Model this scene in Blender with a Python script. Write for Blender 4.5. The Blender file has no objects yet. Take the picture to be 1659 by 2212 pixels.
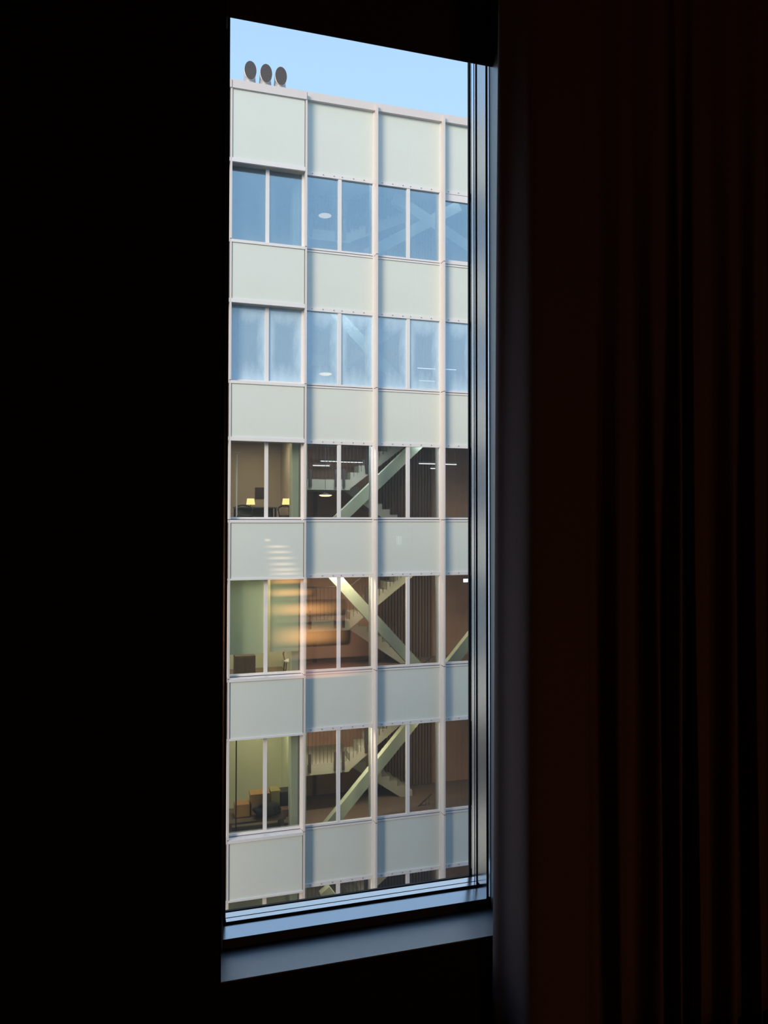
import bpy, bmesh, math, random
from mathutils import Vector, Matrix
random.seed(7)
scene = bpy.context.scene
col = scene.collection
EYE = 1.55                      # eye height above the room floor

# ------------------------------------------------------------------ camera
F_PX, CX, CY = 1661.0, 829.5, 1088.0
YAW, PITCH, ROLL = math.radians(17.034), math.radians(1.160), math.radians(0.0706)
fw = Vector((math.sin(YAW) * math.cos(PITCH), math.cos(YAW) * math.cos(PITCH), math.sin(PITCH)))
r0 = Vector((math.cos(YAW), -math.sin(YAW), 0)); u0 = r0.cross(fw)
rt = r0 * math.cos(ROLL) + u0 * math.sin(ROLL); up = -r0 * math.sin(ROLL) + u0 * math.cos(ROLL)
cd = bpy.data.cameras.new('camera'); cam = bpy.data.objects.new('camera', cd); col.objects.link(cam)
cam.matrix_world = Matrix(((rt.x, up.x, -fw.x, 0), (rt.y, up.y, -fw.y, 0), (rt.z, up.z, -fw.z, EYE), (0, 0, 0, 1)))
cd.sensor_fit = 'VERTICAL'; cd.sensor_height = 36.0; cd.lens = 36.0 * F_PX / 2212.0
cd.shift_y = (CY - 1106.0) / 2212.0
cd.clip_start = 0.02; cd.clip_end = 500
scene.camera = cam

# ------------------------------------------------------------------ sky, sun, exposure
world = bpy.data.worlds.new('sky'); scene.world = world; world.use_nodes = True
wn = world.node_tree; wn.nodes.clear()
wo = wn.nodes.new('ShaderNodeOutputWorld'); bg = wn.nodes.new('ShaderNodeBackground')
tc = wn.nodes.new('ShaderNodeTexCoord'); sx = wn.nodes.new('ShaderNodeSeparateXYZ')
ramp = wn.nodes.new('ShaderNodeValToRGB')
ramp.color_ramp.elements[0].position = 0.0; ramp.color_ramp.elements[0].color = (0.56, 0.72, 0.90, 1)
ramp.color_ramp.elements[1].position = 0.9; ramp.color_ramp.elements[1].color = (0.26, 0.48, 0.86, 1)
e = ramp.color_ramp.elements.new(0.45); e.color = (0.445, 0.665, 0.93, 1)
wn.links.new(tc.outputs['Generated'], sx.inputs[0]); wn.links.new(sx.outputs['Z'], ramp.inputs[0])
wn.links.new(ramp.outputs[0], bg.inputs[0]); bg.inputs[1].default_value = 1.0
wn.links.new(bg.outputs[0], wo.inputs[0])

sd = bpy.data.lights.new('sun', 'SUN'); sun = bpy.data.objects.new('sun', sd); col.objects.link(sun)
sd.energy = 2.6; sd.angle = math.radians(24); sd.color = (1.0, 0.80, 0.58)
az, el = math.radians(46), math.radians(17)      # low evening sun from the left, shining on the opposite facade
sdir = Vector((math.sin(az) * math.cos(el), math.cos(az) * math.cos(el), -math.sin(el)))
sun.rotation_euler = sdir.to_track_quat('-Z', 'Y').to_euler()

vs = scene.view_settings
vs.view_transform = 'Standard'; vs.look = 'None'; vs.exposure = 0.33; vs.gamma = 1.0; vs.use_curve_mapping = False

# ------------------------------------------------------------------ helpers
def spot(px, py, Y):
    """point of the place that lies at depth Y on a sight line from the eye"""
    d = fw + rt * ((px - CX) / F_PX) + up * ((CY - py) / F_PX)
    d = d * (Y / d.y)
    return Vector((d.x, d.y, d.z + EYE))

def mat(name, color, rough=0.6, metal=0.0, noise=0.0, scale=6.0, spec=0.5, bump=0.0, stretch=(1, 1, 1), color2=None):
    m = bpy.data.materials.new(name); m.use_nodes = True
    nt = m.node_tree; b = nt.nodes['Principled BSDF']
    b.inputs['Roughness'].default_value = rough; b.inputs['Metallic'].default_value = metal
    b.inputs['Specular IOR Level'].default_value = spec
    b.inputs['Base Color'].default_value = (*color, 1)
    if noise or color2:
        t = nt.nodes.new('ShaderNodeTexCoord'); mp = nt.nodes.new('ShaderNodeMapping')
        mp.inputs['Scale'].default_value = stretch
        n = nt.nodes.new('ShaderNodeTexNoise'); n.inputs['Scale'].default_value = scale; n.inputs['Detail'].default_value = 4
        nt.links.new(t.outputs['Object'], mp.inputs[0]); nt.links.new(mp.outputs[0], n.inputs['Vector'])
        mx = nt.nodes.new('ShaderNodeMix'); mx.data_type = 'RGBA'
        c2 = color2 or tuple(c * (1 - noise) for c in color)
        mx.inputs['A'].default_value = (*color, 1); mx.inputs['B'].default_value = (*c2, 1)
        nt.links.new(n.outputs['Fac'], mx.inputs['Factor']); nt.links.new(mx.outputs['Result'], b.inputs['Base Color'])
        if bump:
            bp = nt.nodes.new('ShaderNodeBump'); bp.inputs['Strength'].default_value = bump
            nt.links.new(n.outputs['Fac'], bp.inputs['Height']); nt.links.new(bp.outputs[0], b.inputs['Normal'])
    return m

def glow(name, color, strength):
    m = bpy.data.materials.new(name); m.use_nodes = True
    nt = m.node_tree; nt.nodes.clear()
    o = nt.nodes.new('ShaderNodeOutputMaterial'); e_ = nt.nodes.new('ShaderNodeEmission')
    e_.inputs[0].default_value = (*color, 1); e_.inputs[1].default_value = strength
    nt.links.new(e_.outputs[0], o.inputs[0])
    return m

def glass(name, refl, tint=(1, 1, 1), coat=(1, 1, 1), fog=0.0, fog_color=(0.66, 0.84, 0.98)):
    """thin clear pane: see-through plus mirror reflection; fog = condensation creeping in from the pane's edges"""
    m = bpy.data.materials.new(name); m.use_nodes = True
    nt = m.node_tree; nt.nodes.clear(); N = nt.nodes.new; L = nt.links.new
    o = N('ShaderNodeOutputMaterial'); tr = N('ShaderNodeBsdfTransparent'); gl = N('ShaderNodeBsdfGlossy'); mx = N('ShaderNodeMixShader')
    tr.inputs[0].default_value = (*tint, 1); gl.inputs['Roughness'].default_value = 0.0; gl.inputs[0].default_value = (*coat, 1)
    lw = N('ShaderNodeLayerWeight'); lw.inputs['Blend'].default_value = 0.5      # Schlick reflectance of a thin sheet, same from both sides
    p5 = N('ShaderNodeMath'); p5.operation = 'POWER'; p5.inputs[1].default_value = 5.0; L(lw.outputs['Facing'], p5.inputs[0])
    fr = N('ShaderNodeMath'); fr.operation = 'MULTIPLY_ADD'; fr.inputs[1].default_value = 0.96; fr.inputs[2].default_value = 0.04; L(p5.outputs[0], fr.inputs[0])
    if refl:
        ad = N('ShaderNodeMath'); ad.operation = 'ADD'; ad.use_clamp = True; ad.inputs[1].default_value = refl
        L(fr.outputs[0], ad.inputs[0]); L(ad.outputs[0], mx.inputs[0])
    else:
        L(fr.outputs[0], mx.inputs[0])
    L(tr.outputs[0], mx.inputs[1]); L(gl.outputs[0], mx.inputs[2])
    if fog:
        t = N('ShaderNodeTexCoord'); s = N('ShaderNodeSeparateXYZ'); L(t.outputs['Generated'], s.inputs[0])
        def edge(out):
            a = N('ShaderNodeMath'); a.operation = 'SUBTRACT'; a.inputs[1].default_value = 0.5; L(out, a.inputs[0])
            b = N('ShaderNodeMath'); b.operation = 'ABSOLUTE'; L(a.outputs[0], b.inputs[0])
            c = N('ShaderNodeMath'); c.operation = 'MULTIPLY'; c.inputs[1].default_value = 2.0; L(b.outputs[0], c.inputs[0])
            return c
        mxm = N('ShaderNodeMath'); mxm.operation = 'MAXIMUM'
        L(edge(s.outputs['X']).outputs[0], mxm.inputs[0]); L(edge(s.outputs['Z']).outputs[0], mxm.inputs[1])
        n = N('ShaderNodeTexNoise'); n.inputs['Scale'].default_value = 2.2; n.inputs['Detail'].default_value = 3
        mp = N('ShaderNodeMapping'); mp.inputs['Scale'].default_value = (3, 1, 0.8); L(t.outputs['Object'], mp.inputs[0]); L(mp.outputs[0], n.inputs['Vector'])
        a2 = N('ShaderNodeMath'); a2.operation = 'MULTIPLY_ADD'; a2.inputs[1].default_value = 0.5; L(n.outputs['Fac'], a2.inputs[0]); L(mxm.outputs[0], a2.inputs[2])
        rp = N('ShaderNodeMapRange'); rp.inputs['From Min'].default_value = 0.75; rp.inputs['From Max'].default_value = 1.35
        rp.inputs['To Min'].default_value = fog * 0.25; rp.inputs['To Max'].default_value = fog; L(a2.outputs[0], rp.inputs['Value'])
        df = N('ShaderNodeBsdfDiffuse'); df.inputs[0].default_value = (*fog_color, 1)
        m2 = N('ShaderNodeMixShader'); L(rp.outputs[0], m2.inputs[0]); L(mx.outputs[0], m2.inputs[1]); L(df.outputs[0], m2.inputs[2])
        L(m2.outputs[0], o.inputs[0])
    else:
        L(mx.outputs[0], o.inputs[0])
    return m

M = {}
M['paint'] = mat('dark_wall_paint', (0.035, 0.030, 0.030), 0.9, noise=0.2, spec=0.1)
M['floor'] = mat('dark_carpet', (0.012, 0.010, 0.010), 0.95, noise=0.4, scale=60, spec=0.1)
M['sillboard'] = mat('sill_paint', (0.33, 0.335, 0.35), 0.38, metal=0.75, noise=0.1, scale=30)
M['alu'] = mat('window_aluminium', (0.56, 0.56, 0.58), 0.20, metal=1.0, noise=0.06, scale=20)
M['bead'] = mat('pale_glazing_bead', (0.80, 0.83, 0.88), 0.2, metal=1.0)
M['gasket_and_shade'] = mat('black_gasket_and_shade', (0.015, 0.016, 0.022), 0.6, spec=0.3)
M['curtain'] = mat('dark_red_brown_cloth', (0.27, 0.165, 0.15), 0.95, noise=0.35, scale=240, spec=0.05, bump=0.1)
M['blind'] = mat('dark_brown_blind_fabric', (0.12, 0.08, 0.07), 0.95, noise=0.6, scale=70, spec=0.05, bump=0.3)
M['outer'] = mat('dark_exterior_cladding', (0.20, 0.17, 0.145), 0.8, noise=0.3, scale=1.2)
M['ground'] = mat('street_paving', (0.14, 0.135, 0.13), 0.9, noise=0.3, scale=0.6)
M['panel'] = mat('pale_green_spandrel', (0.72, 0.755, 0.70), 0.32, noise=0.07, scale=1.1, spec=0.35)
M['mull'] = mat('white_powder_coat', (0.72, 0.655, 0.635), 0.45, noise=0.05, scale=3)
M['mull2'] = mat('white_window_frame', (0.78, 0.75, 0.75), 0.4)
M['seam'] = mat('dark_joint', (0.05, 0.045, 0.045), 0.8)
M['screw'] = mat('steel_screw', (0.28, 0.27, 0.27), 0.5)
M['soffit'] = mat('grey_underside', (0.40, 0.38, 0.35), 0.7)
M['zinc'] = mat('pale_zinc', (0.62, 0.60, 0.60), 0.4, metal=0.3, noise=0.15)
M['mesh'] = mat('dark_vent_mesh', (0.11, 0.10, 0.10), 0.8, noise=0.5, scale=40)
M['pane'] = glass('facade_glass', 0.13, (0.95, 0.97, 0.96))
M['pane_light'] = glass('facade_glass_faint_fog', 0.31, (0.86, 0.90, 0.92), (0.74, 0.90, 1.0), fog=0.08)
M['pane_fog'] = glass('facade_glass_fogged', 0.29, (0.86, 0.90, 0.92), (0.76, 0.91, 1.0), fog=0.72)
M['clear'] = glass('room_window_glass', 0.0, (0.97, 0.985, 0.98))
M['slab'] = mat('concrete_slab', (0.30, 0.28, 0.25), 0.9, noise=0.2)
M['hallwall'] = mat('red_brown_wall', (0.50, 0.29, 0.19), 0.8, noise=0.3, scale=2)
M['hallfloor'] = mat('brown_floor', (0.20, 0.145, 0.105), 0.7, noise=0.2)
M['roomwall'] = mat('green_cream_wall', (0.52, 0.55, 0.38), 0.85, noise=0.08)
M['brownwall'] = mat('taupe_wall', (0.42, 0.36, 0.28), 0.85, noise=0.15)
M['green'] = mat('pale_green_steel', (0.47, 0.54, 0.42), 0.6, noise=0.12, scale=3)
M['stair'] = mat('pale_stair_concrete', (0.42, 0.42, 0.35), 0.85, noise=0.12)
M['rail'] = mat('dark_rail_steel', (0.05, 0.04, 0.045), 0.5)
M['blindg'] = mat('pale_green_blind', (0.74, 0.81, 0.66), 0.9, noise=0.06)
nt = M['blindg'].node_tree; bs = nt.nodes['Principled BSDF']; ms = nt.nodes.new('ShaderNodeMixShader'); tl = nt.nodes.new('ShaderNodeBsdfTranslucent')
tl.inputs[0].default_value = (0.74, 0.81, 0.64, 1); ms.inputs[0].default_value = 0.42
nt.links.new(bs.outputs[0], ms.inputs[1]); nt.links.new(tl.outputs[0], ms.inputs[2]); nt.links.new(ms.outputs[0], nt.nodes['Material Output'].inputs[0])
M['slate'] = mat('slate_grey_post', (0.17, 0.19, 0.20), 0.6)
M['wood'] = mat('dark_wood', (0.13, 0.09, 0.06), 0.6, noise=0.3)
M['orange'] = mat('orange_box_card', (0.36, 0.20, 0.07), 0.8, noise=0.2)
M['olive'] = mat('olive_card', (0.33, 0.28, 0.10), 0.8, noise=0.2)
M['black'] = mat('black_plastic', (0.02, 0.02, 0.025), 0.6)
M['greycloth'] = mat('charcoal_cloth', (0.035, 0.035, 0.04), 0.95, noise=0.3)
M['brownbox'] = mat('brown_leather', (0.14, 0.08, 0.06), 0.7, noise=0.2)
M['paper'] = mat('white_paper', (0.75, 0.75, 0.72), 0.9)
M['pic'] = mat('dark_picture', (0.06, 0.04, 0.04), 0.5, noise=0.5, scale=8)
M['darkgreen'] = mat('grey_green_desk', (0.15, 0.17, 0.14), 0.7)
M['shade'] = glow('lit_lampshade', (1.0, 0.60, 0.22), 2.0)
M['pend'] = glow('lit_pendant', (1.0, 0.68, 0.34), 2.6)
M['pend_dim'] = glow('dimly_lit_pendant', (1.0, 0.72, 0.50), 1.0)
M['tube'] = glow('lit_tube', (0.95, 0.97, 1.0), 1.8)

def link(o, parent=None):
    col.objects.link(o)
    if parent: o.parent = parent
    return o
def tag(o, label=None, cat=None, group=None, kind=None):
    if label: o['label'] = label
    if cat: o['category'] = cat
    if group: o['group'] = group
    if kind: o['kind'] = kind
    return o
def empty(name, loc):
    o = bpy.data.objects.new(name, None); o.location = loc; o.empty_display_size = 0.1
    return link(o)
BOXES = {}
def boxes(name, lst, m, parent=None, bevel=0.0):
    """lst of (x0,x1,y0,y1,z0,z1) in world coordinates -> one mesh object placed at its own centre"""
    c = [(min(b[i] for b in lst) + max(b[i + 1] for b in lst)) / 2 for i in (0, 2, 4)]
    key = None
    if len(lst) == 1:
        b = lst[0]; key = (round(b[1] - b[0], 4), round(b[3] - b[2], 4), round(b[5] - b[4], 4), M[m].name, bevel)
    if key in BOXES and key: me = BOXES[key]
    else:
        bm = bmesh.new()
        for x0, x1, y0, y1, z0, z1 in lst:
            v = [bm.verts.new((x - c[0], y - c[1], z - c[2])) for x in (x0, x1) for y in (y0, y1) for z in (z0, z1)]
            for f in ((0, 1, 3, 2), (4, 6, 7, 5), (0, 4, 5, 1), (2, 3, 7, 6), (0, 2, 6, 4), (1, 5, 7, 3)):
                bm.faces.new([v[i] for i in f])
        if bevel: bmesh.ops.bevel(bm, geom=list(bm.edges), offset=bevel, segments=2, affect='EDGES', profile=0.6)
        me = bpy.data.meshes.new(name); bm.to_mesh(me); bm.free(); me.materials.append(M[m])
        if key: BOXES[key] = me
    o = bpy.data.objects.new(name, me); link(o)
    o.location = c
    if parent is not None: o.parent = parent; o.matrix_parent_inverse = Matrix.Translation(-world_loc(parent))
    return o
def world_loc(o):
    p = o.location.copy()
    if o.parent is not None: p = world_loc(o.parent) + o.location - world_loc(o.parent) if o.matrix_parent_inverse != Matrix() else world_loc(o.parent) + p
    return p
def box(name, x0, x1, y0, y1, z0, z1, m, parent=None, bevel=0.0):
    return boxes(name, [(x0, x1, y0, y1, z0, z1)], m, parent, bevel)
def mesh_obj(name, bm, m, parent=None, smooth=False, center=True):
    c = Vector((0, 0, 0))
    if center:
        xs = [v.co for v in bm.verts]
        c = Vector([(min(p[i] for p in xs) + max(p[i] for p in xs)) / 2 for i in range(3)])
        for v in bm.verts: v.co -= c
    bmesh.ops.recalc_face_normals(bm, faces=bm.faces)
    me = bpy.data.meshes.new(name); bm.to_mesh(me); bm.free(); me.materials.append(M[m])
    if smooth:
        for p in me.polygons: p.use_smooth = True
    o = bpy.data.objects.new(name, me); link(o); o.location = c
    if parent is not None: o.parent = parent; o.matrix_parent_inverse = Matrix.Translation(-world_loc(parent))
    return o
def lathe(bm, c, prof, n=20, sx=1.0, sy=1.0):
    """prof list of (r, z); closed rings around the vertical axis at c"""
    rings = []
    for r, z in prof:
        rings.append([bm.verts.new((c[0] + r * sx * math.cos(2 * math.pi * i / n), c[1] + r * sy * math.sin(2 * math.pi * i / n), c[2] + z)) for i in range(n)])
    for a, b in zip(rings, rings[1:]):
        for i in range(n): bm.faces.new((a[i], a[(i + 1) % n], b[(i + 1) % n], b[i]))
    bm.faces.new(list(reversed(rings[0]))); bm.faces.new(rings[-1])
def tube(bm, p, q, r, n=8):
    p, q = Vector(p), Vector(q); d = (q - p).normalized()
    a = d.orthogonal().normalized(); b = d.cross(a)
    A = [bm.verts.new(p + (a * math.cos(t) + b * math.sin(t)) * r) for t in [2 * math.pi * i / n for i in range(n)]]
    B = [bm.verts.new(q + (a * math.cos(t) + b * math.sin(t)) * r) for t in [2 * math.pi * i / n for i in range(n)]]
    for i in range(n): bm.faces.new((A[i], A[(i + 1) % n], B[(i + 1) % n], B[i]))
    bm.faces.new(list(reversed(A))); bm.faces.new(B)
def beam(bm, p, q, w, d):
    """rectangular bar from p to q in the facade plane, w = height across, d = depth in Y"""
    p, q = Vector(p), Vector(q); t = (q - p).normalized(); nrm = Vector((-t.z, 0, t.x)) * (w / 2); dy = Vector((0, d / 2, 0))
    v = [bm.verts.new(x + sg * nrm + sd_ * dy) for x in (p, q) for sg in (-1, 1) for sd_ in (-1, 1)]
    for f in ((0, 1, 3, 2), (4, 6, 7, 5), (0, 4, 5, 1), (2, 3, 7, 6), (0, 2, 6, 4), (1, 5, 7, 3)): bm.faces.new([v[i] for i in f])

# ------------------------------------------------------------------ the dark room
YW = 2.1436                                 # room face of the window wall
WX0, WX1 = 0.1953, 1.0657                   # window opening
WZ0, WZ1 = EYE - 1.2576, EYE + 1.86
RX0, RX1, RY0, CEIL = -2.6, 3.6, -2.7, 3.55
def struct(o): o['kind'] = 'structure'; return o
struct(boxes('wall_window', [(RX0, WX0, YW, 2.46, -0.2, CEIL + 0.2), (WX1, RX1, YW, 2.46, -0.2, CEIL + 0.2),
                             (WX0, WX1, YW, 2.46, -0.2, WZ0), (WX0, WX1, YW, 2.46, WZ1, CEIL + 0.2)], 'paint'))
struct(box('floor', RX0, RX1, RY0, YW, -0.2, 0.0, 'floor'))
struct(box('ceiling', RX0, RX1, RY0, YW, CEIL, CEIL + 0.2, 'paint'))
struct(box('wall_left', RX0 - 0.2, RX0, RY0, 2.46, -0.2, CEIL + 0.2, 'paint'))
struct(box('wall_right', RX1, RX1 + 0.2, RY0, 2.46, -0.2, CEIL + 0.2, 'paint'))
struct(box('wall_back', RX0 - 0.2, RX1 + 0.2, RY0 - 0.2, RY0, -0.2, CEIL + 0.2, 'paint'))
# the rest of our own building, seen only in the mirror of the opposite glass
B0, B1, BT = -13.0, 26.0, EYE + 5.6
struct(boxes('wall_exterior', [(B0, RX0 - 0.2, 2.05, 2.46, -13.0, BT), (RX1 + 0.2, B1, 2.05, 2.46, -13.0, BT),
                               (RX0 - 0.2, RX1 + 0.2, 2.12, 2.46, CEIL + 0.2, BT), (RX0 - 0.2, RX1 + 0.2, 2.12, 2.46, -13.0, -0.2),
                               (B0, B0 + 0.4, -6.0, 2.05, -13.0, BT), (B1 - 0.4, B1, -6.0, 2.05, -13.0, BT), (B0, B1, -6.0, 2.05, BT - 0.3, BT - 0.05)], 'outer'))
struct(box('ground', -45, 60, -30, 60, -13.3, -13.0, 'ground'))

# ---- window_1: stepped aluminium frame, gaskets, pane, sill
win = struct(empty('window_1', ((WX0 + WX1) / 2, 2.33, WZ0)))
YP, Y1, Y2, Y3 = 2.412, 2.3786, 2.3041, 2.2957         # pane, bead front, frame front, trim front
GX0, GX1 = 0.2316, 1.0396; GZ0, GZ1 = EYE - 1.2115, EYE + 1.80
S1, S2, S3 = 1.0511, 1.0546, 1.0599
TOP = WZ1; YE = 2.44
def mx(x): return GX0 + GX1 - x
def sloped(name, x0, x1, yf, yb, z0, zf, zb, m):
    """bar whose top slopes from zb at the back (yb) down to zf at the front (yf)"""
    bm = bmesh.new(); P = [(yf, z0), (yf, zf), (yb, zb), (yb, z0)]
    A = [bm.verts.new((x0, y, z)) for y, z in P]; B = [bm.verts.new((x1, y, z)) for y, z in P]
    bm.faces.new(A); bm.faces.new(list(reversed(B)))
    for k in range(4): bm.faces.new((A[k], B[k], B[(k + 1) % 4], A[(k + 1) % 4]))
    return mesh_obj(name, bm, m, win)
# right jamb
box('outer_gasket', 1.0517, WX1 - 0.0005, 2.4365, 2.446, WZ0 + 0.001, TOP, 'gasket_and_shade', win)
box('glazing_bead', S1, S2, 2.394, YP, GZ0, TOP, 'bead', win)
box('gasket_and_shade', S1 + 0.0012, S2, 2.3867, 2.394, GZ0, TOP, 'gasket_and_shade', win)
box('glazing_bead', S1, S2, Y1 + 0.001, 2.3867, GZ0, TOP, 'bead', win)
box('gasket_and_shade', S1 + 0.0003, S2, Y1, Y1 + 0.001, GZ0, TOP, 'gasket_and_shade', win)  # black sheet puts shade on the room side of the bead
box('jamb_frame', S2, S3, Y2 + 0.001, YP, WZ0 + 0.002, TOP, 'alu', win)
box('gasket_and_shade', S2 + 0.0003, S3, Y2, Y2 + 0.001, WZ0 + 0.03, TOP, 'gasket_and_shade', win)  # shade of the frame front, put on as a black strip
bm = bmesh.new(); P = [(S3 + 0.0028, Y3), (WX1, Y3), (WX1, YP), (S3, YP), (S3, Y2)]
A = [bm.verts.new((x, y, WZ0 + 0.002)) for x, y in P]; B = [bm.verts.new((x, y, TOP)) for x, y in P]
bm.faces.new(A); bm.faces.new(list(reversed(B)))
for k in range(5): bm.faces.new((A[k], B[k], B[(k + 1) % 5], A[(k + 1) % 5]))
mesh_obj('trim_strip', bm, 'bead', win)
box('gasket_and_shade', S3 + 0.0028, WX1, Y3 - 0.001, Y3, WZ0 + 0.01, TOP, 'gasket_and_shade', win)  # black strip for the shaded front of the trim
box('jamb_lining', WX1 - 0.0012, WX1 + 0.004, YW, Y3 - 0.001, WZ0, TOP, 'sillboard', win)
# left jamb
box('outer_gasket', WX0 + 0.0005, mx(1.0517), 2.4365, 2.446, WZ0 + 0.001, TOP, 'gasket_and_shade', win)
box('glazing_bead', mx(S2), GX0 - 0.0006, Y1 + 0.001, YP, GZ0, TOP, 'bead', win)
box('gasket_and_shade', mx(S2), GX0 - 0.0012, Y1, Y1 + 0.001, GZ0, TOP, 'gasket_and_shade', win)  # left bead front, its shade painted black likewise
box('jamb_frame', mx(S3), mx(S2), Y2, YP, WZ0 + 0.002, TOP, 'alu', win)
box('trim_strip', WX0 + 0.0005, mx(S3), Y3, YP, WZ0 + 0.002, TOP, 'gasket_and_shade', win)
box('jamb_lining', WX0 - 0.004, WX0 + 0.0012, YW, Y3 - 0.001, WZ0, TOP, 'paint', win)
# bottom rail: sloped bead in two strips, gasket, deep sloped frame, sill
box('outer_gasket', mx(1.0517), 1.0517, 2.4365, 2.446, WZ0 + 0.001, GZ0, 'gasket_and_shade', win)
sloped('glazing_bead', GX0, S1, 2.3865, YP, EYE - 1.235, EYE - 1.2056, EYE - 1.2036, 'bead')
sloped('gasket_and_shade', GX0, S1, 2.3825, 2.3865, EYE - 1.235, EYE - 1.2068, EYE - 1.2066, 'gasket_and_shade')
sloped('glazing_bead', GX0, S1, 2.3647, 2.3825, EYE - 1.235, EYE - 1.2074, EYE - 1.2060, 'bead')
box('gasket_and_shade', mx(S2), S2, 2.3637, 2.3647, EYE - 1.235, EYE - 1.2078, 'gasket_and_shade', win)  # black sheet, painted shade on the bottom bead's room face
sloped('bottom_frame', mx(S2), S2, 2.2972, 2.3637, WZ0 + 0.008, EYE - 1.2225, EYE - 1.2145, 'alu')
box('warm_tinted_frame_face', mx(S2), S2, 2.296, 2.2972, WZ0 + 0.008, EYE - 1.2231, 'blind', win)  # brown colour stands in for warm room light on the frame
box('bottom_packer', mx(S3), S3, 2.31, YP, WZ0 + 0.001, WZ0 + 0.008, 'gasket_and_shade', win)
box('head_frame', WX0, WX1, Y2, YP, GZ1, WZ1 - 0.001, 'alu', win)
box('window_pane', mx(S2), S2, YP, YP + 0.024, EYE - 1.245, GZ1 + 0.01, 'clear', win)
box('window_sill', WX0 + 0.001, WX1 - 0.001, YW + 0.0005, 2.31, WZ0, EYE - 1.2536, 'sillboard', win)

# ---- roller blind rolled most of the way up inside the opening
rb = empty('roller_blind', ((WX0 + WX1) / 2, 2.275, WZ1 - 0.02))
box('blind_sheet', WX0 + 0.004, WX1 - 0.0015, 2.272, 2.2735, EYE + 1.492, WZ1 - 0.06, 'blind', rb)
box('hem_bar', WX0 + 0.004, WX1 - 0.0015, 2.2695, 2.2755, EYE + 1.4795, EYE + 1.492, 'blind', rb, 0.001)
bm = bmesh.new(); tube(bm, (WX0 + 0.004, 2.255, WZ1 - 0.035), (WX1 - 0.004, 2.255, WZ1 - 0.035), 0.03, 16)
mesh_obj('roll_tube', bm, 'blind', rb, True)
for xx in (WX0 + 0.001, WX1 - 0.004):
    box('bracket', xx, xx + 0.003, 2.22, 2.29, WZ1 - 0.07, WZ1 - 0.001, 'gasket_and_shade', rb)
tag(rb, 'dark brown roller blind rolled up at the head of the tall window', 'blind')

# ---- curtain right of the window
def tan_px(px, py): 
    p = spot(px, py, 1.0); return p.x
edges = [1268, 1345, 1424, 1472, 1508, 1588, 1640, 1705, 1775, 1850, 1935, 2030]
prof = []                                            # (x, y) of the cloth seen from above
t0 = tan_px(1072, 1400)
prof += [(1.0, 2.110), (t0 * 2.075, 2.085), (t0 * 2.060, 2.055), (tan_px(1091, 1400) * 2.030, 2.030)]
for px, y in ((1105, 2.000), (1122, 1.955), (1140, 1.912), (1158, 1.893), (1190, 1.889), (1225, 1.888), (1252, 1.884), (1268, 1.878)):
    prof.append((tan_px(px, 1400) * y, y))
last = 1268
for ed in edges[1:]:
    w = ed - last
    x_e = tan_px(last, 1400)
    prof.append((x_e * 1.880 + 0.012, 1.895)); prof.append((x_e * 1.90 + 0.020, 1.95))
    for k, fy in ((0.22, 1.985), (0.45, 1.965), (0.68, 1.925), (0.86, 1.893), (1.0, 1.880)):
        prof.append((tan_px(last + w * k, 1400) * fy, fy))
    last = ed
# smooth the profile
def chaikin(p):
    q = [p[0]]
    for a, b in zip(p, p[1:]):
        q += [(a[0] * .75 + b[0] * .25, a[1] * .75 + b[1] * .25), (a[0] * .25 + b[0] * .75, a[1] * .25 + b[1] * .75)]
    return q + [p[-1]]
pr = chaikin(chaikin(prof))
bm = bmesh.new(); rows_ = []
NZ = 26
for k in range(NZ + 1):
    z = 0.02 + (CEIL - 0.06) * k / NZ
    row = []
    for i, (x, y) in enumerate(pr):
        lean = 0.010 * (z - 1.4) * max(0.0, 1 - i / 40.0)
        amp = 1.0 - 0.72 * min(1.0, max(0.0, (z - 1.3) / 1.8))     # gathered flat under the track, shaped so the cloth darkens upward
        yy = 2.0 + (y - 2.0) * amp; x = x * yy / y
        wob = 0.006 * math.sin(z * 1.9 + i * 0.13) * min(1, i / 25)
        row.append(bm.verts.new((x + lean + wob, yy, z)))
    rows_.append(row)
for a, b in zip(rows_, rows_[1:]):
    for i in range(len(a) - 1): bm.faces.new((a[i], a[i + 1], b[i + 1], b[i]))
cur = empty('curtain', (2.0, 1.97, 0.0))
cl = mesh_obj('curtain_cloth', bm, 'curtain', cur, True, False)
sm = cl.modifiers.new('thickness', 'SOLIDIFY'); sm.thickness = 0.0025; sm.offset = 0
bm = bmesh.new(); tube(bm, (0.95, 1.985, CEIL - 0.02), (3.5, 1.985, CEIL - 0.02), 0.015, 10); mesh_obj('curtain_track', bm, 'rail', cur)
tag(cur, 'dark red-brown floor-length curtain hanging in folds right of the window', 'curtain')

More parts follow.
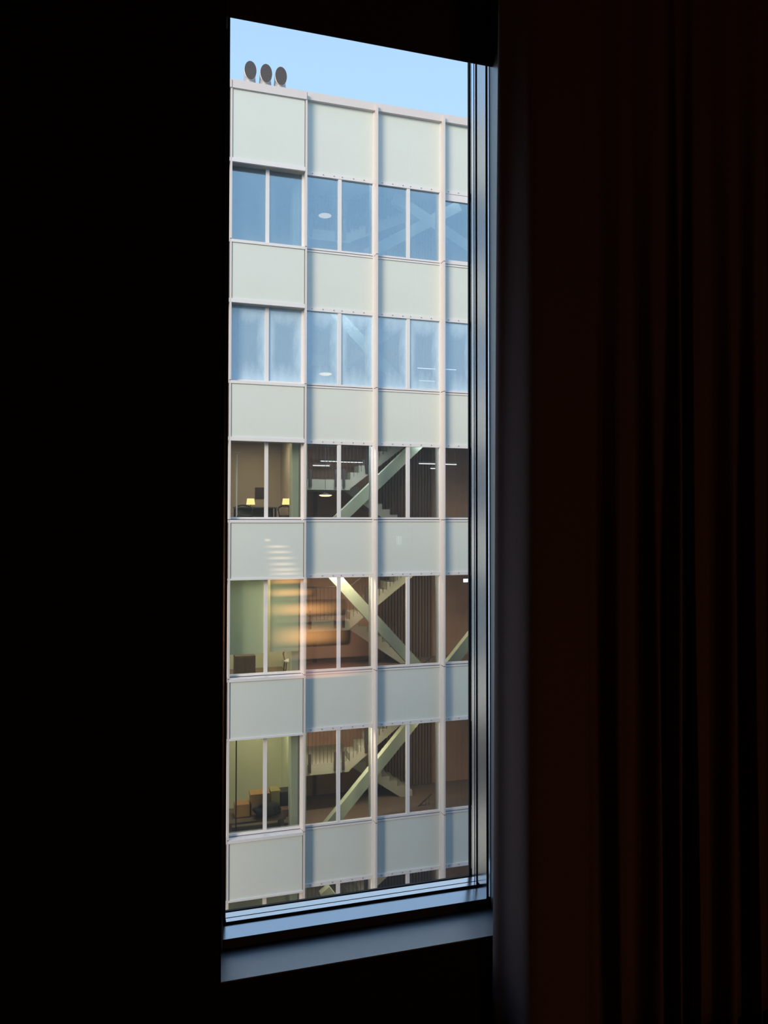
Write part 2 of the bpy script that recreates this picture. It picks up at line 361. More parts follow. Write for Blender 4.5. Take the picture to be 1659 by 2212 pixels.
# ---- made-up bar light on the back wall, shaped for stripes mirrored in the pane
YL = -2.55; YV = 2 * YP - YL
def mirror(px, py):
    p = spot(px, py, YV); return Vector((p.x, YL, p.z))
def bar_mat(name, colr, s, soft=1.0):  # glow fades towards the edges to blur each mirrored stripe
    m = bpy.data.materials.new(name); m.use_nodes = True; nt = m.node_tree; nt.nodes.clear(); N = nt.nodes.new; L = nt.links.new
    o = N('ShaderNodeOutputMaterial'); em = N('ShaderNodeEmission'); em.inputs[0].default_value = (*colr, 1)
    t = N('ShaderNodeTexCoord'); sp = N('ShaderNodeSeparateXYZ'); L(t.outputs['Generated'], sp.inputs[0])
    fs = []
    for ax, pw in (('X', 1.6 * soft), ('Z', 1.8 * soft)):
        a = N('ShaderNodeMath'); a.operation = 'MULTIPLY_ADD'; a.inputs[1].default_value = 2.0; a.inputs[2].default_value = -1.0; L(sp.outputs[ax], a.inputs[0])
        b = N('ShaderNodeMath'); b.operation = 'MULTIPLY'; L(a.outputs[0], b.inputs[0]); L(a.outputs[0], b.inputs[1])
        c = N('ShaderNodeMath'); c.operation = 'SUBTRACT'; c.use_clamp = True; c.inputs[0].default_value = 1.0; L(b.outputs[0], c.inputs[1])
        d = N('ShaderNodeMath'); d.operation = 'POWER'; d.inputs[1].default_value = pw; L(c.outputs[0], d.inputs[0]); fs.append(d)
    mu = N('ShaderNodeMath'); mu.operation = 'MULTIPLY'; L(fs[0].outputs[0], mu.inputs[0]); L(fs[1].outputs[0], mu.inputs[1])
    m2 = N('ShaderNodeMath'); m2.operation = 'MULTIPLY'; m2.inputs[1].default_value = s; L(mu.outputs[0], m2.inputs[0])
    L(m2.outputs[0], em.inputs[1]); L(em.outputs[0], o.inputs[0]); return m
lampc = mirror(650, 1330)
bl = empty('added_stripe_light', (lampc.x, RY0 + 0.01, lampc.z - 0.6))
box('back_plate', lampc.x - 0.5, lampc.x + 0.45, RY0 + 0.001, RY0 + 0.02, mirror(650, 1520).z, mirror(650, 1155).z, 'black', bl)
M['bar_a'] = bar_mat('lit_bar_cream', (1.0, 0.66, 0.40), 3.4)
M['bar_b'] = bar_mat('lit_bar_amber', (1.0, 0.45, 0.15), 6.0)
M['bar_c'] = bar_mat('lit_bar_rose', (1.0, 0.38, 0.22), 4.0)
M['bar_d'] = bar_mat('warm_veil_glow', (1.0, 0.46, 0.24), 1.5, 1.8)
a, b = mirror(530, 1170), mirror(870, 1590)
box('veil_glow_board', a.x, b.x, RY0 + 0.021, RY0 + 0.04, b.z, a.z, 'bar_d', bl)  # glowing board added for the warm veil of a lit wall
for px, py, hw, hh, mm in ((579, 1167, 9, 4, 'bar_a'), (600, 1181, 32, 4, 'bar_a'), (605, 1193, 34, 4, 'bar_a'), (608, 1206, 38, 4, 'bar_a'), (612, 1219, 38, 4.5, 'bar_a'),
                           (616, 1231, 42, 5, 'bar_a'), (618, 1240, 44, 4, 'bar_a'), (622, 1256, 52, 8, 'bar_b'), (625, 1281, 60, 10, 'bar_b'), (655, 1317, 95, 15, 'bar_b'),
                           (664, 1374, 95, 23, 'bar_b'), (705, 1480, 105, 48, 'bar_c')):
    a, b = mirror(px - hw, py - hh), mirror(px + hw, py + hh)
    bm = bmesh.new()
    n = 12
    for k in range(n + 1):                     # softly bowed diffuser
        z = b.z + (a.z - b.z) * k / n; yy = YL - 0.10 + 0.10 * math.sqrt(max(0, 1 - (2 * k / n - 1) ** 2))
        bm.verts.new((a.x, yy, z)); bm.verts.new((b.x, yy, z))
    bm.verts.ensure_lookup_table()
    for k in range(n): bm.faces.new((bm.verts[2 * k], bm.verts[2 * k + 1], bm.verts[2 * k + 3], bm.verts[2 * k + 2]))
    mesh_obj('light_bar', bm, mm, bl, True)
M['mint'] = glow('lit_mint_tube', (0.72, 1.0, 0.86), 2.6)
sc_ = empty('added_twin_tubes', (mirror(863, 1167).x, RY0 + 0.02, mirror(863, 1180).z))  # tubes added behind the eye for two pale ticks in the pane
for px in (860.5, 866.5):
    a, b = mirror(px, 1158), mirror(px, 1177); bm = bmesh.new(); tube(bm, (a.x, YL, a.z), (a.x, YL, b.z), 0.0045, 8); mesh_obj('lit_tube', bm, 'mint', sc_)
a, b = mirror(857, 1154), mirror(870, 1181); box('back_plate', a.x, b.x, RY0 + 0.001, RY0 + 0.012, b.z, a.z, 'black', sc_)
box('arm', (a.x + b.x) / 2 - 0.003, (a.x + b.x) / 2 + 0.003, RY0 + 0.012, YL, a.z - 0.012, a.z - 0.006, 'black', sc_)
tag(sc_, 'added pair of short pale green tubes mirrored in the window pane', 'wall light')
tag(bl, 'added stack of warm glowing bars mirrored as stripes in the window pane', 'wall light')

# ------------------------------------------------------------------ the opposite building
YF, YG = 19.73, 20.00                            # mullion front, glass plane
MX = [1.985 + 1.943 * (i - 1) for i in range(-1, 9)]   # right edge of each mullion front; index 2 = leftmost in view
MXA = [1.985 + 1.943 * (i - 1) for i in range(-5, 9)]    # the facade runs on to the left, out of view
BAYW = 1.943; MW = 0.050
SILL = [EYE + z for z in (7.097, 3.483, -0.064, -4.083, -8.118, -12.15)]
HEAD = [EYE + z for z in (9.137, 5.522, 1.992, -1.551, -5.582, -9.609)]
COP = EYE + 11.33; BASE = -13.0
X0, X1 = MXA[0] - 0.3, MX[-1] + 0.3
bld = empty('office_building', ((X0 + X1) / 2, 21.5, BASE))
tag(bld, 'white framed office building with pale green spandrel panels across the street', 'building')

# mullions: one piece per storey with a dark joint between
zs = [EYE + 11.235] + [s + 0.058 for s in SILL]
for i, xr in enumerate(MXA):
    for k in range(len(SILL)):
        top = zs[k] - (0.0 if k == 0 else 0.017)
        box('mullion', xr - MW, xr, YF, YG + 0.02, zs[k + 1], top, 'mull', bld)
    for k in range(1, len(zs)):
        if zs[k] > BASE: box('mullion_joint', xr - MW + 0.004, xr - 0.004, YF + 0.006, YG + 0.015, zs[k] - 0.017, zs[k], 'seam', bld)
    box('mullion', xr - MW, xr, YF, YG + 0.02, BASE, zs[-1] - 0.017, 'mull', bld)
    box('inner_post', xr - MW - 0.055, xr - 0.005, YG + 0.035, YG + 0.24, BASE, COP - 0.4, 'slate', bld)
    box('mullion_flange', xr - MW - 0.032, xr - MW, YG - 0.06, YG + 0.02, BASE, COP - 0.2, 'mull2', bld)
    box('mullion_flange', xr, xr + 0.012, YG - 0.06, YG + 0.02, BASE, COP - 0.2, 'mull2', bld)

def screws(bay_x0, bay_x1, z, parent):
    bm = bmesh.new()
    n = 6; w = bay_x1 - bay_x0
    for k in (0.09, 0.25, 0.41, 0.53, 0.70, 0.86):
        c = Vector((bay_x0 + w * k, YG - 0.065, z)); lathe_y(bm, c, 0.014, 0.012)
    o = mesh_obj('screws', bm, 'screw', parent); o['kind'] = 'stuff'; return o
def lathe_y(bm, c, r, d, n=8):
    A = [bm.verts.new(c + Vector((r * math.cos(2 * math.pi * i / n), 0, r * math.sin(2 * math.pi * i / n)))) for i in range(n)]
    B = [bm.verts.new(v.co + Vector((0, -d, 0))) for v in A]
    for i in range(n): bm.faces.new((A[i], A[(i + 1) % n], B[(i + 1) % n], B[i]))
    bm.faces.new(A); bm.faces.new(list(reversed(B)))

for b in range(len(MXA) - 1):
    xa, xb = MXA[b] + 0.012, MXA[b + 1] - MW - 0.032       # clear width of the bay
    boxy = b <= 6                                        # bays with projecting spandrel boxes (b = 6 is the leftmost in view)
    cy0, ct = (YF - 0.03, EYE + 11.239) if boxy else (YG - 0.14, COP)
    box('coping', MXA[b] + (0 if boxy else -MW / 2), MXA[b + 1] - MW / 2, cy0, YG + 0.5, ct - 0.21, ct, 'mull', bld)
    box('coping_clip', MXA[b] + 0.55, MXA[b] + 0.57, YG - 0.05, YG - 0.03, COP, COP + 0.05, 'screw', bld)
    for r in range(len(SILL)):
        s, h = SILL[r], HEAD[r]
        # sill rails with a dark shadow gap
        lower = box('sill_rail', xa, xb, YG - 0.055, YG + 0.03, s, s + 0.045, 'mull2', bld)
        box('sill_joint', xa, xb, YG - 0.035, YG + 0.03, s + 0.045, s + 0.064, 'seam', bld)
        # spandrel above this window
        top = (ct - 0.21) if r == 0 else SILL[r - 1]
        bot = h
        if boxy:
            lip = 0.10 if r < 3 else 0.045
            yb = YF - 0.005
            ptop = top if r == 0 else top + 0.03
            fr = box('panel_box', xa - 0.02, xb + 0.032, yb + 0.06, YG + 0.02, bot + 0.001, ptop - 0.002, 'soffit', bld)
            box('panel_lip', xa - 0.02, xb + 0.032, yb, yb + 0.06, bot, bot + lip, 'mull2', bld)
            if r > 0: box('panel_ledge', xa - 0.02, xb + 0.032, yb, YG - 0.056, ptop - 0.06, ptop + 0.012, 'mull2', bld)
            box('spandrel_panel', xa, xb + 0.012, yb + 0.03, yb + 0.06, bot + lip, ptop - (0.06 if r else 0.0), 'panel', bld)
        else:
            hr = box('head_rail', xa, xb, YG - 0.065, YG + 0.03, bot, bot + 0.095, 'mull2', bld)
            screws(xa, xb, bot + 0.055, hr)
            box('spandrel_panel', xa, xb, YG - 0.03, YG + 0.02, bot + 0.095, top, 'panel', bld)
        # window: frame with centre post and two panes
        zb, zt = s + 0.064, h
        xm = (xa + xb) / 2; fwid = 0.012
        op = (b == 9 and r == 0)
        if op: zt = h - 0.19; fwid = 0.06
        zp = zb + 0.05 + (0.06 if op else 0)
        fr_l = [(xa, xb, YG - 0.05, YG + 0.03, zb, zb + 0.05 + (0.06 if op else 0)), (xm - 0.046, xm + 0.046, YG - 0.05, YG + 0.03, zp, zt),
                (xa, xa + fwid, YG - 0.05, YG + 0.03, zp, zt), (xb - fwid, xb, YG - 0.05, YG + 0.03, zp, zt)]
        if op: fr_l.append((xa, xb, YG - 0.05, YG + 0.03, zt, h))
        w = boxes('window', fr_l, 'mull2', bld)
        pm = 'pane_fog' if r == 1 else ('pane_light' if r == 0 else 'pane')
        box('pane', xa + fwid, xm - 0.046, YG, YG + 0.012, zp, zt, pm, w)
        box('pane', xm + 0.046, xb - fwid, YG, YG + 0.012, zp, zt, pm, w)
    # plinth under the lowest sill
    box('spandrel_panel', xa, xb, YG - 0.03, YG + 0.02, BASE, SILL[-1], 'panel', bld)

# slabs, walls and roof behind the glass
YB = 23.2
FLR = [s - 0.30 for s in SILL]
box('roof_slab', X0, X1, YG + 0.5, YB + 1.2, HEAD[0] + 0.35, COP - 0.25, 'slab', bld)
box('spandrel_backing', X0, X1, YG + 0.04, YG + 0.06, HEAD[0] + 0.02, COP - 0.22, 'slab', bld)
for r in range(len(SILL)):
    zc = FLR[r]
    zl = HEAD[r + 1] + 0.30 if r + 1 < len(HEAD) else BASE
    box('floor_slab', X0, X1, YG + 0.06, YB, zl, zc - 0.03, 'slab', bld)
    box('floor_finish', X0, X1, YG + 0.06, YB, zc - 0.03, zc, 'hallfloor', bld)
    box('spandrel_backing', X0, X1, YG + 0.04, YG + 0.06, zl - 0.29 if r + 1 < len(HEAD) else BASE, SILL[r] + 0.06, 'slab', bld)
    ceil_ = HEAD[r] + 0.30 if r else HEAD[0] + 0.35
    xp = MX[3] - 0.02                                        # partition between the office and the stair hall
    box('partition', xp - 0.08, xp + 0.08, YG + 0.75, YB, zc, ceil_, 'roomwall' if r > 2 else 'brownwall', bld)
    box('back_wall', X0, xp, YB - (0.35 if r in (3, 4) else 0.0), YB + 0.15, zc, ceil_, 'roomwall' if r in (3, 4, 5) else 'brownwall', bld)
    box('back_wall', xp, X1, YB, YB + 0.15, zc, ceil_, 'hallwall', bld)
    box('column', xp - 0.25, xp + 0.17, YG + 0.34, YG + 0.74, zc, ceil_, 'green', bld, 0.02)
box('side_wall', X0 - 0.2, X0, YG, YB + 1.2, BASE, COP - 0.25, 'slab', bld)
box('side_wall', X1, X1 + 0.2, YG, YB + 1.2, BASE, COP - 0.25, 'slab', bld)
box('rear_wall', X0, X1, YB + 0.15, YB + 1.2, BASE, COP - 0.25, 'slab', bld)

# zigzag steel braces just inside the glass
for (a, b) in (((703, 1150), (917, 945)), ((706, 1228), (932, 1474)), ((690, 1808), (910, 1535)), ((700, 652), (905, 876)), ((790, 552), (990, 447)),
               ((850, 428), (1050, 562)), ((955, 1456), (1085, 1290)), ((700, 1920), (900, 2180))):
    p, q = spot(a[0], a[1], 20.72), spot(b[0], b[1], 20.72)
    bm = bmesh.new(); beam(bm, p, q, 0.30, 0.22); mesh_obj('diagonal_brace', bm, 'green', bld)

# stair in the hall: half landing, flight up to the right, flight down to the right
def flight(x0, z0, x1, z1, ya, yb, parent):
    """sawtooth flight from (x0,z0) to (x1,z1), running in +x"""
    n = 9; t = 0.26; bm = bmesh.new(); up_ = z1 > z0
    prof_ = []
    for k in range(n):
        xa_, xb_ = x0 + (x1 - x0) * k / n, x0 + (x1 - x0) * (k + 1) / n
        za, zb_ = z0 + (z1 - z0) * k / n, z0 + (z1 - z0) * (k + 1) / n
        zz = zb_ if up_ else za
        prof_ += [(xa_, zz), (xb_, zz)]
    prof_ += [(x1, z1 - t), (x0, z0 - t)]
    A = [bm.verts.new((x, ya, z)) for x, z in prof_]; B = [bm.verts.new((x, yb, z)) for x, z in prof_]
    bm.faces.new(A); bm.faces.new(list(reversed(B)))
    for i in range(len(A)): bm.faces.new((A[i], B[i], B[(i + 1) % len(A)], A[(i + 1) % len(A)]))
    return mesh_obj('stair_flight', bm, 'stair', parent)
for r in range(len(SILL)):
    z = FLR[r]; zm = z + 1.50; znext = FLR[r - 1] if r else HEAD[0] + 0.3
    xl, xr = MX[3] + 0.30, MX[3] + 1.62
    box('stair_landing', xl - 0.1, xr, 21.45, YB, zm - 0.30, zm, 'stair', bld)
    flight(xr, zm, xr + 2.5, min(znext, zm + 1.9), 21.45, 22.1, bld)
    flight(xr, zm, xr + 2.2, z, 22.3, YB, bld)
    # railing posts that grip the landing edge, thin balusters above
    for k, dx in enumerate((0.12, 0.86, 1.09)):
        box('rail_post', xl + dx, xl + dx + 0.075, 21.40, 21.44, zm - 0.22, zm + 0.30, 'rail', bld)
    bm = bmesh.new(); tube(bm, (xl - 0.1, 21.42, zm + 0.95), (xr, 21.42, zm + 0.95), 0.02); mesh_obj('handrail', bm, 'rail', bld)
    bm = bmesh.new()
    k = 0.0
    while k < 1.4:
        tube(bm, (xl - 0.1 + k, 21.42, zm + 0.02), (xl - 0.1 + k, 21.42, zm + 0.95), 0.007, 5); k += 0.11
    mesh_obj('balusters', bm, 'rail', bld)['kind'] = 'stuff'
    bm = bmesh.new(); k = 0.0; sl = (min(znext, zm + 1.9) - zm) / 2.5
    while k < 2.5:
        tube(bm, (xr + k, 21.44, zm + k * sl), (xr + k, 21.44, zm + k * sl + 0.95), 0.007, 5); k += 0.11
    mesh_obj('balusters', bm, 'rail', bld)['kind'] = 'stuff'
    bm = bmesh.new(); tube(bm, (xr, 21.44, zm + 0.95), (xr + 2.5, 21.44, zm + 2.5 * sl + 0.95), 0.02); mesh_obj('handrail', bm, 'rail', bld)
    # dark stringer notches on the flights
    box('rail_post', xr + 0.45, xr + 0.53, 21.41, 21.45, zm + 0.45 * sl - 0.15, zm + 0.45 * sl + 0.6, 'rail', bld)
    # slatted lift-shaft screen behind the stair to the right
    for k in range(18):
        box('screen_slat', xr + 1.4 + k * 0.10, xr + 1.435 + k * 0.10, YB - 0.08, YB - 0.02, z, z + 2.6, 'wood', bld)
    box('wall_pier', xl + 0.62, xl + 0.72, YB - 0.06, YB, z, zm - 0.3, 'wood', bld)

# ---- roof vents
names = [('leftmost of the three oval roof vents on the parapet', 541, 152), ('middle one of the three oval roof vents on the parapet', 575, 158.5), ('rightmost of the three oval roof vents on the parapet', 607, 164.5)]
for lab, px, py in names:
    c = spot(px, py, 20.25); v = empty('roof_vent', (c.x, 20.5, COP))
    rx, rz = 0.158, 0.245
    def ring(bm, y, sx_, sz_, dz=0.0, n=28): return [bm.verts.new((c.x + rx * sx_ * math.cos(2 * math.pi * i / n), y, c.z + dz + rz * sz_ * math.sin(2 * math.pi * i / n))) for i in range(n)]
    bm = bmesh.new(); rr = [ring(bm, 20.30, 0.88, 0.88), ring(bm, 20.25, 0.93, 0.93), ring(bm, 20.24, 1.0, 1.0), ring(bm, 20.36, 1.0, 0.98, 0.0), ring(bm, 20.55, 0.9, 0.85, -0.04), ring(bm, 20.68, 0.7, 0.6, -0.08), ring(bm, 20.74, 0.3, 0.3, -0.1)]
    for a, b in zip(rr, rr[1:]):
        for i in range(len(a)): bm.faces.new((a[i], a[(i + 1) % len(a)], b[(i + 1) % len(a)], b[i]))
    bm.faces.new(rr[-1]); mesh_obj('hood', bm, 'zinc', v, True)
    bm = bmesh.new(); d = ring(bm, 20.228, 0.985, 0.985); bm.faces.new(d); d2 = ring(bm, 20.245, 0.985, 0.985); bm.faces.new(list(reversed(d2)))
    for i in range(len(d)): bm.faces.new((d[i], d[(i + 1) % len(d)], d2[(i + 1) % len(d)], d2[i]))
    mesh_obj('mesh_grille', bm, 'mesh', v)
    bm = bmesh.new(); lathe(bm, (c.x, 20.45, COP - 0.05), [(0.20, 0.0), (0.20, 0.14), (0.185, 0.2), (0.15, c.z - COP)], 24)
    mesh_obj('pipe_stub', bm, 'zinc', v, True)
    bm = bmesh.new(); lathe(bm, (c.x, 20.45, COP - 0.02), [(0.215, 0.0), (0.215, 0.05), (0.195, 0.055)], 24); mesh_obj('collar', bm, 'mull', v)
    tag(v, lab, 'roof vent', 'oval roof vents')

# ---- lamps seen through the opposite windows, and unseen ceiling lights added
def pendant(px, py, Y, ceil_z, label, lit='pend'):
    c = spot(px, py, Y); p = empty('pendant_lamp', (c.x, c.y, c.z))
    bm = bmesh.new(); lathe(bm, c, [(0.02, -0.035), (0.12, -0.03), (0.185, 0.0), (0.17, 0.012), (0.02, 0.02)], 24); mesh_obj('lamp_bowl', bm, lit, p, True)
    bm = bmesh.new(); lathe(bm, c, [(0.17, 0.013), (0.1, 0.05), (0.03, 0.07)], 24); mesh_obj('lamp_cap', bm, 'rail', p, True)
    bm = bmesh.new(); tube(bm, c + Vector((0, 0, 0.06)), (c.x, c.y, ceil_z), 0.006, 6); mesh_obj('cord', bm, 'rail', p)
    tag(p, label, 'pendant lamp', 'stair hall pendant lamps')
pendant(703, 1070, 21.2, HEAD[2] + 0.29, 'lit pendant lamp glowing warm in the stair hall under dark landing, fourth storey')
pendant(703, 808, 21.2, HEAD[1] + 0.29, 'faint lit pendant lamp low behind the fogged blue windows')
pendant(702, 466, 21.2, HEAD[0] + 0.34, 'pale lit pendant lamp behind the topmost row of windows', 'pend_dim')
def tube_light(px0, px1, py, Y, ceil_z, label):
    a, b = spot(px0, py, Y), spot(px1, py, Y); z = a.z
    t = empty('tube_light', ((a.x + b.x) / 2, Y, z))
    bm = bmesh.new(); tube(bm, (a.x, Y, z), (b.x, Y, z), 0.011, 8); mesh_obj('lit_tube', bm, 'tube', t)
    box('housing', a.x - 0.02, b.x + 0.02, Y - 0.03, Y + 0.03, z + 0.018, z + 0.05, 'rail', t)
    for xx in (a.x + 0.05, b.x - 0.05):
        bm = bmesh.new(); tube(bm, (xx, Y, z + 0.05), (xx, Y, ceil_z), 0.004, 5); mesh_obj('wire', bm, 'rail', t)
    tag(t, label, 'tube light', 'tube lights in the stair hall')
cz = HEAD[2] + 0.29
tube_light(692, 732, 996, 22.4, cz, 'thin tube light high above the lit pendant lamp')
tube_light(676, 712, 1005.5, 21.3, cz, 'thin tube light just below another, above the lit pendant lamp')
tube_light(737, 800, 998, 22.5, cz, 'long thin tube light above the rising brace')
tube_light(905, 947, 1001.5, 21.2, cz, 'upper tube light left of the fourth white mullion')
tube_light(962, 986, 1003, 21.0, cz, 'short tube light right of the fourth white mullion')
tube_light(930, 947, 1012, 21.6, cz, 'lower short tube light left of the fourth white mullion')
cz = HEAD[1] + 0.29
tube_light(902, 946, 795, 21.2, cz, 'upper tube light behind the fogged blue window')
tube_light(962, 985, 797.5, 21.0, cz, 'short tube light behind the fogged window at the right edge')
tube_light(906, 946, 822, 21.6, cz, 'lower tube light behind the fogged blue window')

def added_fill_panel(cx, cy, z, w, d, power, colr, label):  # unseen fill light added to brighten the interiors
    p = empty('added_fill_light', (cx, cy, z))
    box('housing', cx - w / 2, cx + w / 2, cy - d / 2, cy + d / 2, z - 0.04, z, 'mull2', p)
    ld = bpy.data.lights.new('fill_lamp', 'AREA'); ld.shape = 'RECTANGLE'; ld.size = w; ld.size_y = d; ld.energy = power; ld.color = colr
    lo = bpy.data.objects.new('fill_lamp', ld); link(lo, p); lo.location = (0, 0, -0.05)
    tag(p, label, 'ceiling light', 'added fill lights in the opposite building')
WARM = (1.0, 0.80, 0.55)
xo = MX[2] + 0.9
added_fill_panel(xo, 21.6, HEAD[2] + 0.30, 0.9, 0.3, 34, WARM, 'unseen ceiling light added over the desk with two lit table lamps')
added_fill_panel(xo, 21.6, HEAD[3] + 0.30, 0.9, 0.3, 66, WARM, 'unseen ceiling light added in the office with half-lowered blinds')
added_fill_panel(xo, 21.6, HEAD[4] + 0.30, 0.9, 0.3, 36, (1.0, 0.86, 0.58), 'unseen ceiling light added in the office with boxes piled by the window')
for r, pw, pw2 in ((0, 14, 6), (1, 14, 8), (2, 44, 26), (3, 66, 42), (4, 66, 30), (5, 14, 12)):
    fl_ = ('sixth', 'fifth', 'fourth', 'third', 'second', 'first')[r]; yl = 20.36 if r < 2 else 20.48; hue = (0.90, 0.94, 1.0) if r < 3 else WARM
    added_fill_panel(MX[4] - 0.7, yl, HEAD[r] + 0.295, 1.2, 0.2, pw, hue, 'unseen ceiling light added by the column at the stair, %s storey' % fl_)
    added_fill_panel(MX[5] + 0.3, yl, HEAD[r] + 0.295, 1.6, 0.2, pw2, hue, 'unseen ceiling light added by the slatted screen, %s storey' % fl_)
# bright square light at the far right, fifth window row
c = spot(1006, 1254, 21.3); p = empty('square_light', (c.x, c.y, c.z))
box('lit_panel', c.x - 0.07, c.x + 0.12, 21.28, 21.32, c.z - 0.05, c.z + 0.05, 'tube', p)
box('housing', c.x - 0.08, c.x + 0.13, 21.32, 21.36, c.z - 0.06, c.z + 0.06, 'rail', p)
box('bracket', c.x, c.x + 0.03, 21.33, 21.35, c.z + 0.06, HEAD[3] + 0.29, 'rail', p)
tag(p, 'bright white square light at the right edge, beside the dark post', 'light')

# ---- office on the lamp storey: desk, two table lamps, floor lamp, picture
fz = FLR[2]
dk = empty('desk', (MX[2] + 0.85, 21.7, fz)); tz = fz + 0.70
xd0, xd1 = MX[2] + 0.30, MX[2] + 1.45
box('desk_top', xd0, xd1, 21.35, 22.05, tz - 0.03, tz, 'darkgreen', dk)
for xx in (xd0 + 0.02, xd1 - 0.07):
    for yy in (21.38, 21.97): box('leg', xx, xx + 0.05, yy, yy + 0.05, fz, tz - 0.03, 'black', dk)
box('modesty_panel', xd0 + 0.07, xd1 - 0.07, 21.99, 22.01, fz + 0.15, tz - 0.03, 'darkgreen', dk)
tag(dk, 'grey-green desk under the two lit table lamps', 'desk')
for px, lab in ((541.5, 'lit table lamp with amber shade in the left window pane'), (618.5, 'lit table lamp with amber shade beside the green column')):
    c = spot(px, 1083.5, 21.7); t = empty('table_lamp', (c.x, c.y, tz))
    bm = bmesh.new(); lathe(bm, c, [(0.118, -0.085), (0.122, -0.08), (0.098, 0.085), (0.092, 0.085)], 24); mesh_obj('lamp_shade', bm, 'shade', t, True)
    bm = bmesh.new(); tube(bm, (c.x, c.y, tz + 0.02), (c.x, c.y, c.z - 0.08), 0.012, 8); mesh_obj('stem', bm, 'rail', t)
    bm = bmesh.new(); lathe(bm, (c.x, c.y, tz), [(0.08, 0.0), (0.08, 0.015), (0.02, 0.03)], 20); mesh_obj('lamp_base', bm, 'rail', t)
    tag(t, lab, 'table lamp', 'table lamps on the desk')
a = spot(508, 979, 20.9); fl = empty('floor_lamp', (a.x + 0.05, 20.9, fz))
bm = bmesh.new(); tube(bm, (a.x + 0.05, 20.9, fz + 0.03), (a.x + 0.05, 20.9, a.z), 0.022, 10); mesh_obj('pole', bm, 'paper', fl)
bm = bmesh.new(); lathe(bm, (a.x + 0.05, 20.9, a.z), [(0.03, -0.02), (0.11, 0.02), (0.105, 0.03), (0.02, 0.02)], 20); mesh_obj('reflector_dish', bm, 'paper', fl, True)
bm = bmesh.new(); lathe(bm, (a.x + 0.05, 20.9, fz), [(0.14, 0.0), (0.14, 0.02), (0.03, 0.035)], 20); mesh_obj('lamp_base', bm, 'stair', fl)
tag(fl, 'tall thin floor lamp with flat dish beside the left mullion', 'floor lamp')
a, b = spot(551, 1053, YB - 0.02), spot(577, 1077, YB - 0.02)
pc = empty('picture', ((a.x + b.x) / 2, YB - 0.01, b.z))
box('frame', a.x, b.x, YB - 0.03, YB, b.z, a.z, 'black', pc); box('picture_sheet', a.x + 0.02, b.x - 0.02, YB - 0.034, YB - 0.03, b.z + 0.02, a.z - 0.02, 'pic', pc)
tag(pc, 'dark square picture on the taupe wall above the lit lamps', 'picture')
def armchair(px, py, Y, fz_, lab, seat_m, back_m, w=0.5):
    c = spot(px, py, Y); x = c.x; t = empty('office_chair', (x, Y, fz_))
    bm = bmesh.new(); lathe(bm, (x, Y, fz_ + 0.40), [(0.2, 0.0), (0.235, 0.02), (0.24, 0.05), (0.2, 0.075)], 20); mesh_obj('seat', bm, seat_m, t, True)
    bm = bmesh.new(); n = 14; pts = []
    for k in range(n + 1):
        th = math.pi * k / n; pts.append(Vector((x + 0.25 * math.cos(th), Y + 0.05 + 0.2 * math.sin(th), fz_ + 0.62 + 0.12 * math.sin(th))))
    for p_, q_ in zip(pts, pts[1:]): tube(bm, p_, q_, 0.022, 8)
    mesh_obj('backrest', bm, back_m, t, True)
    for sx_, sy_ in ((-1, -1), (1, -1), (-1, 1), (1, 1)):
        bm = bmesh.new(); tube(bm, (x + 0.23 * sx_, Y + 0.18 * sy_, fz_), (x + 0.2 * sx_, Y + 0.14 * sy_, fz_ + 0.42), 0.016, 6); mesh_obj('leg', bm, back_m, t)
    for sx_ in (-1, 1):
        bm = bmesh.new(); tube(bm, (x + 0.2 * sx_, Y + 0.05, fz_ + 0.42), (x + 0.25 * sx_, Y + 0.05, fz_ + 0.62), 0.014, 6); mesh_obj('arm_post', bm, back_m, t)
    tag(t, lab, 'chair'); return t
armchair(527, 1110, 21.0, fz, 'dark chair at the desk under the left table lamp', 'black', 'black')
armchair(621, 1110, 21.0, fz, 'dark chair at the desk under the right table lamp', 'black', 'black')

# ---- office with the half-lowered blinds
fz = FLR[3]
for (xa_, xb_, yb_, lab) in ((497, 570, 1411, 'left of the two pale green blinds half lowered behind glass'), (584, 645, 1406, 'right of the two pale green blinds half lowered behind glass')):
    a, b = spot(xa_, 1260, 20.09), spot(xb_, yb_, 20.09); zt = HEAD[3] + 0.2
    t = empty('window_blind', ((a.x + b.x) / 2, 20.09, zt))
    box('blind_sheet', a.x, b.x, 20.09, 20.094, b.z + 0.02, zt - 0.03, 'blindg', t)
    box('hem_bar', a.x, b.x, 20.083, 20.099, b.z, b.z + 0.02, 'blindg', t)
    bm = bmesh.new(); tube(bm, (a.x, 20.115, zt), (b.x, 20.115, zt), 0.03, 12); mesh_obj('roll_tube', bm, 'blindg', t, True)
    tag(t, lab, 'blind', 'half-lowered office blinds')
armchair(632, 1440, 21.3, fz, 'pale seated round-back chair below the right green blind', 'paper', 'wood')
c = spot(528, 1435, 21.6); cab = empty('low_cabinet', (c.x, 21.6, fz))
box('body', c.x - 0.28, c.x + 0.28, 21.4, 21.8, fz + 0.05, fz + 0.62, 'wood', cab, 0.008)
for k in range(2): box('door', c.x - 0.27 + 0.275 * k, c.x - 0.005 + 0.275 * k, 21.385, 21.4, fz + 0.08, fz + 0.59, 'wood', cab)
for sx_ in (-1, 1): box('foot', c.x + 0.24 * sx_ - 0.02, c.x + 0.24 * sx_ + 0.02, 21.42, 21.78, fz, fz + 0.05, 'black', cab)
tag(cab, 'dark wooden low cabinet below the left green blind', 'cabinet')

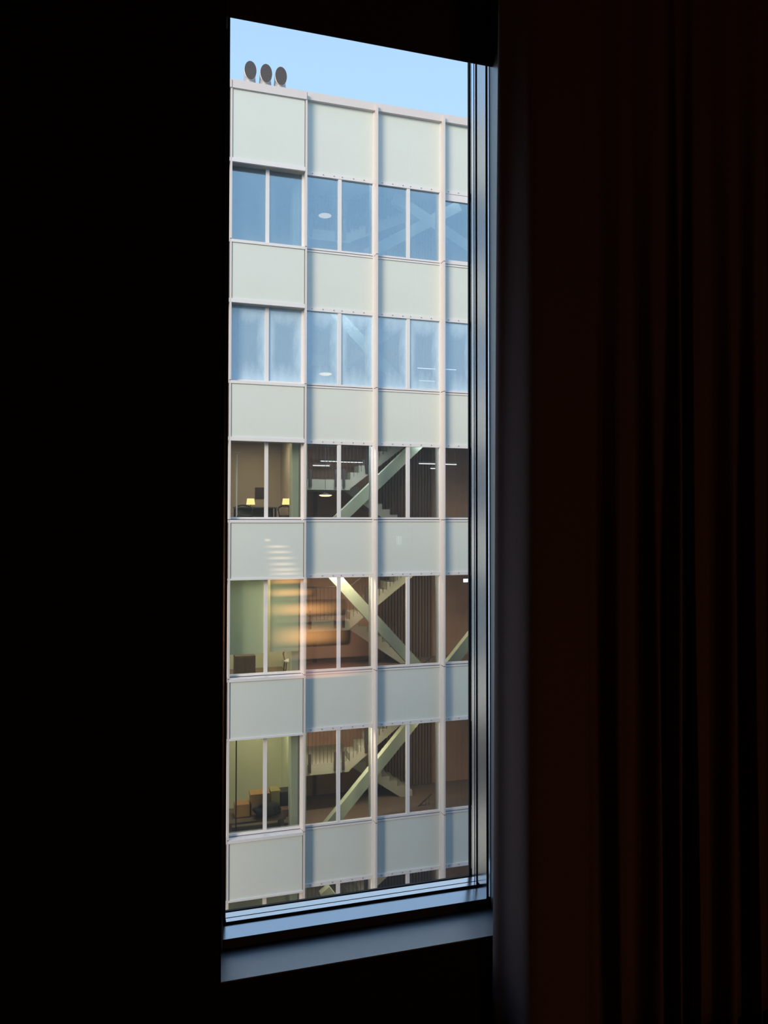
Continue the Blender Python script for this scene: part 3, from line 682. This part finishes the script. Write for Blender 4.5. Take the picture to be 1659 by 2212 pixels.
# ---- office with the pile of boxes
fz = FLR[4]
bench_z = fz + 0.42
be = empty('window_bench', (MX[2] + 0.95, 20.9, fz))
box('bench_top', MX[2] + 0.08, MX[2] + 1.60, 20.65, 21.45, bench_z - 0.05, bench_z, 'wood', be)
for xx in (MX[2] + 0.12, MX[2] + 1.50): box('leg', xx, xx + 0.06, 20.7, 21.4, fz, bench_z - 0.05, 'wood', be)
tag(be, 'dark wooden bench carrying the pile of boxes inside the window', 'bench')
def crate(name, px0, px1, py0, Y, zb, m, lab, cat, lid=True, depth=0.36):
    a, b = spot(px0, py0, Y), spot(px1, py0, Y); t = empty(name, ((a.x + b.x) / 2, Y, zb)); zt = max(a.z, zb + 0.08)
    box('body', a.x, b.x, Y, Y + depth, zb, zt - (0.05 if lid else 0), m, t, 0.015)
    if lid: box('lid', a.x - 0.012, b.x + 0.012, Y - 0.012, Y + depth + 0.012, zt - 0.05, zt, m, t, 0.008)
    tag(t, lab, cat); return zt
crate('storage_box', 542, 582, 1717, 21.05, bench_z, 'orange', 'orange-brown box in the left half of the pile', 'box')
crate('storage_box', 586, 605, 1709, 21.05, bench_z, 'olive', 'olive box between the orange box and the black case', 'box')
crate('black_case', 607.5, 636, 1711, 21.0, bench_z, 'black', 'black case at the right end of the pile of boxes', 'case')
crate('storage_box', 508, 540, 1740, 21.0, bench_z, 'orange', 'low orange box left of the pile beside the pole', 'box', False)
crate('leather_bag', 609, 636, 1750, 20.66, bench_z, 'brownbox', 'brown bag standing in front of the black case', 'bag', False, 0.3)
# crumpled charcoal coat over the boxes
c = spot(577, 1762, 20.72); bm = bmesh.new()
bmesh.ops.create_icosphere(bm, subdivisions=4, radius=1.0)
for v in bm.verts:
    d = 1 + 0.12 * math.sin(v.co.x * 6 + v.co.z * 4) + 0.08 * math.sin(v.co.y * 9 + v.co.x * 5)
    v.co = Vector((c.x + v.co.x * 0.33 * d, 20.84 + v.co.y * 0.16 * d, max(bench_z + 0.002, bench_z + 0.19 + v.co.z * 0.19 * d)))
o = mesh_obj('coat', bm, 'greycloth', None, True); tag(o, 'crumpled charcoal coat heaped in front of the boxes', 'coat')
a = spot(510, 1700, 20.5); pl = empty('stand_pole', (a.x, 20.5, fz))
bm = bmesh.new(); tube(bm, (a.x, 20.5, fz + 0.02), (a.x, 20.5, HEAD[4] + 0.2), 0.018, 10); mesh_obj('pole', bm, 'rail', pl)
bm = bmesh.new(); lathe(bm, (a.x, 20.5, fz), [(0.1, 0), (0.1, 0.02), (0.02, 0.03)], 16); mesh_obj('foot', bm, 'rail', pl)
tag(pl, 'thin dark pole standing inside the lowest full office window', 'pole')
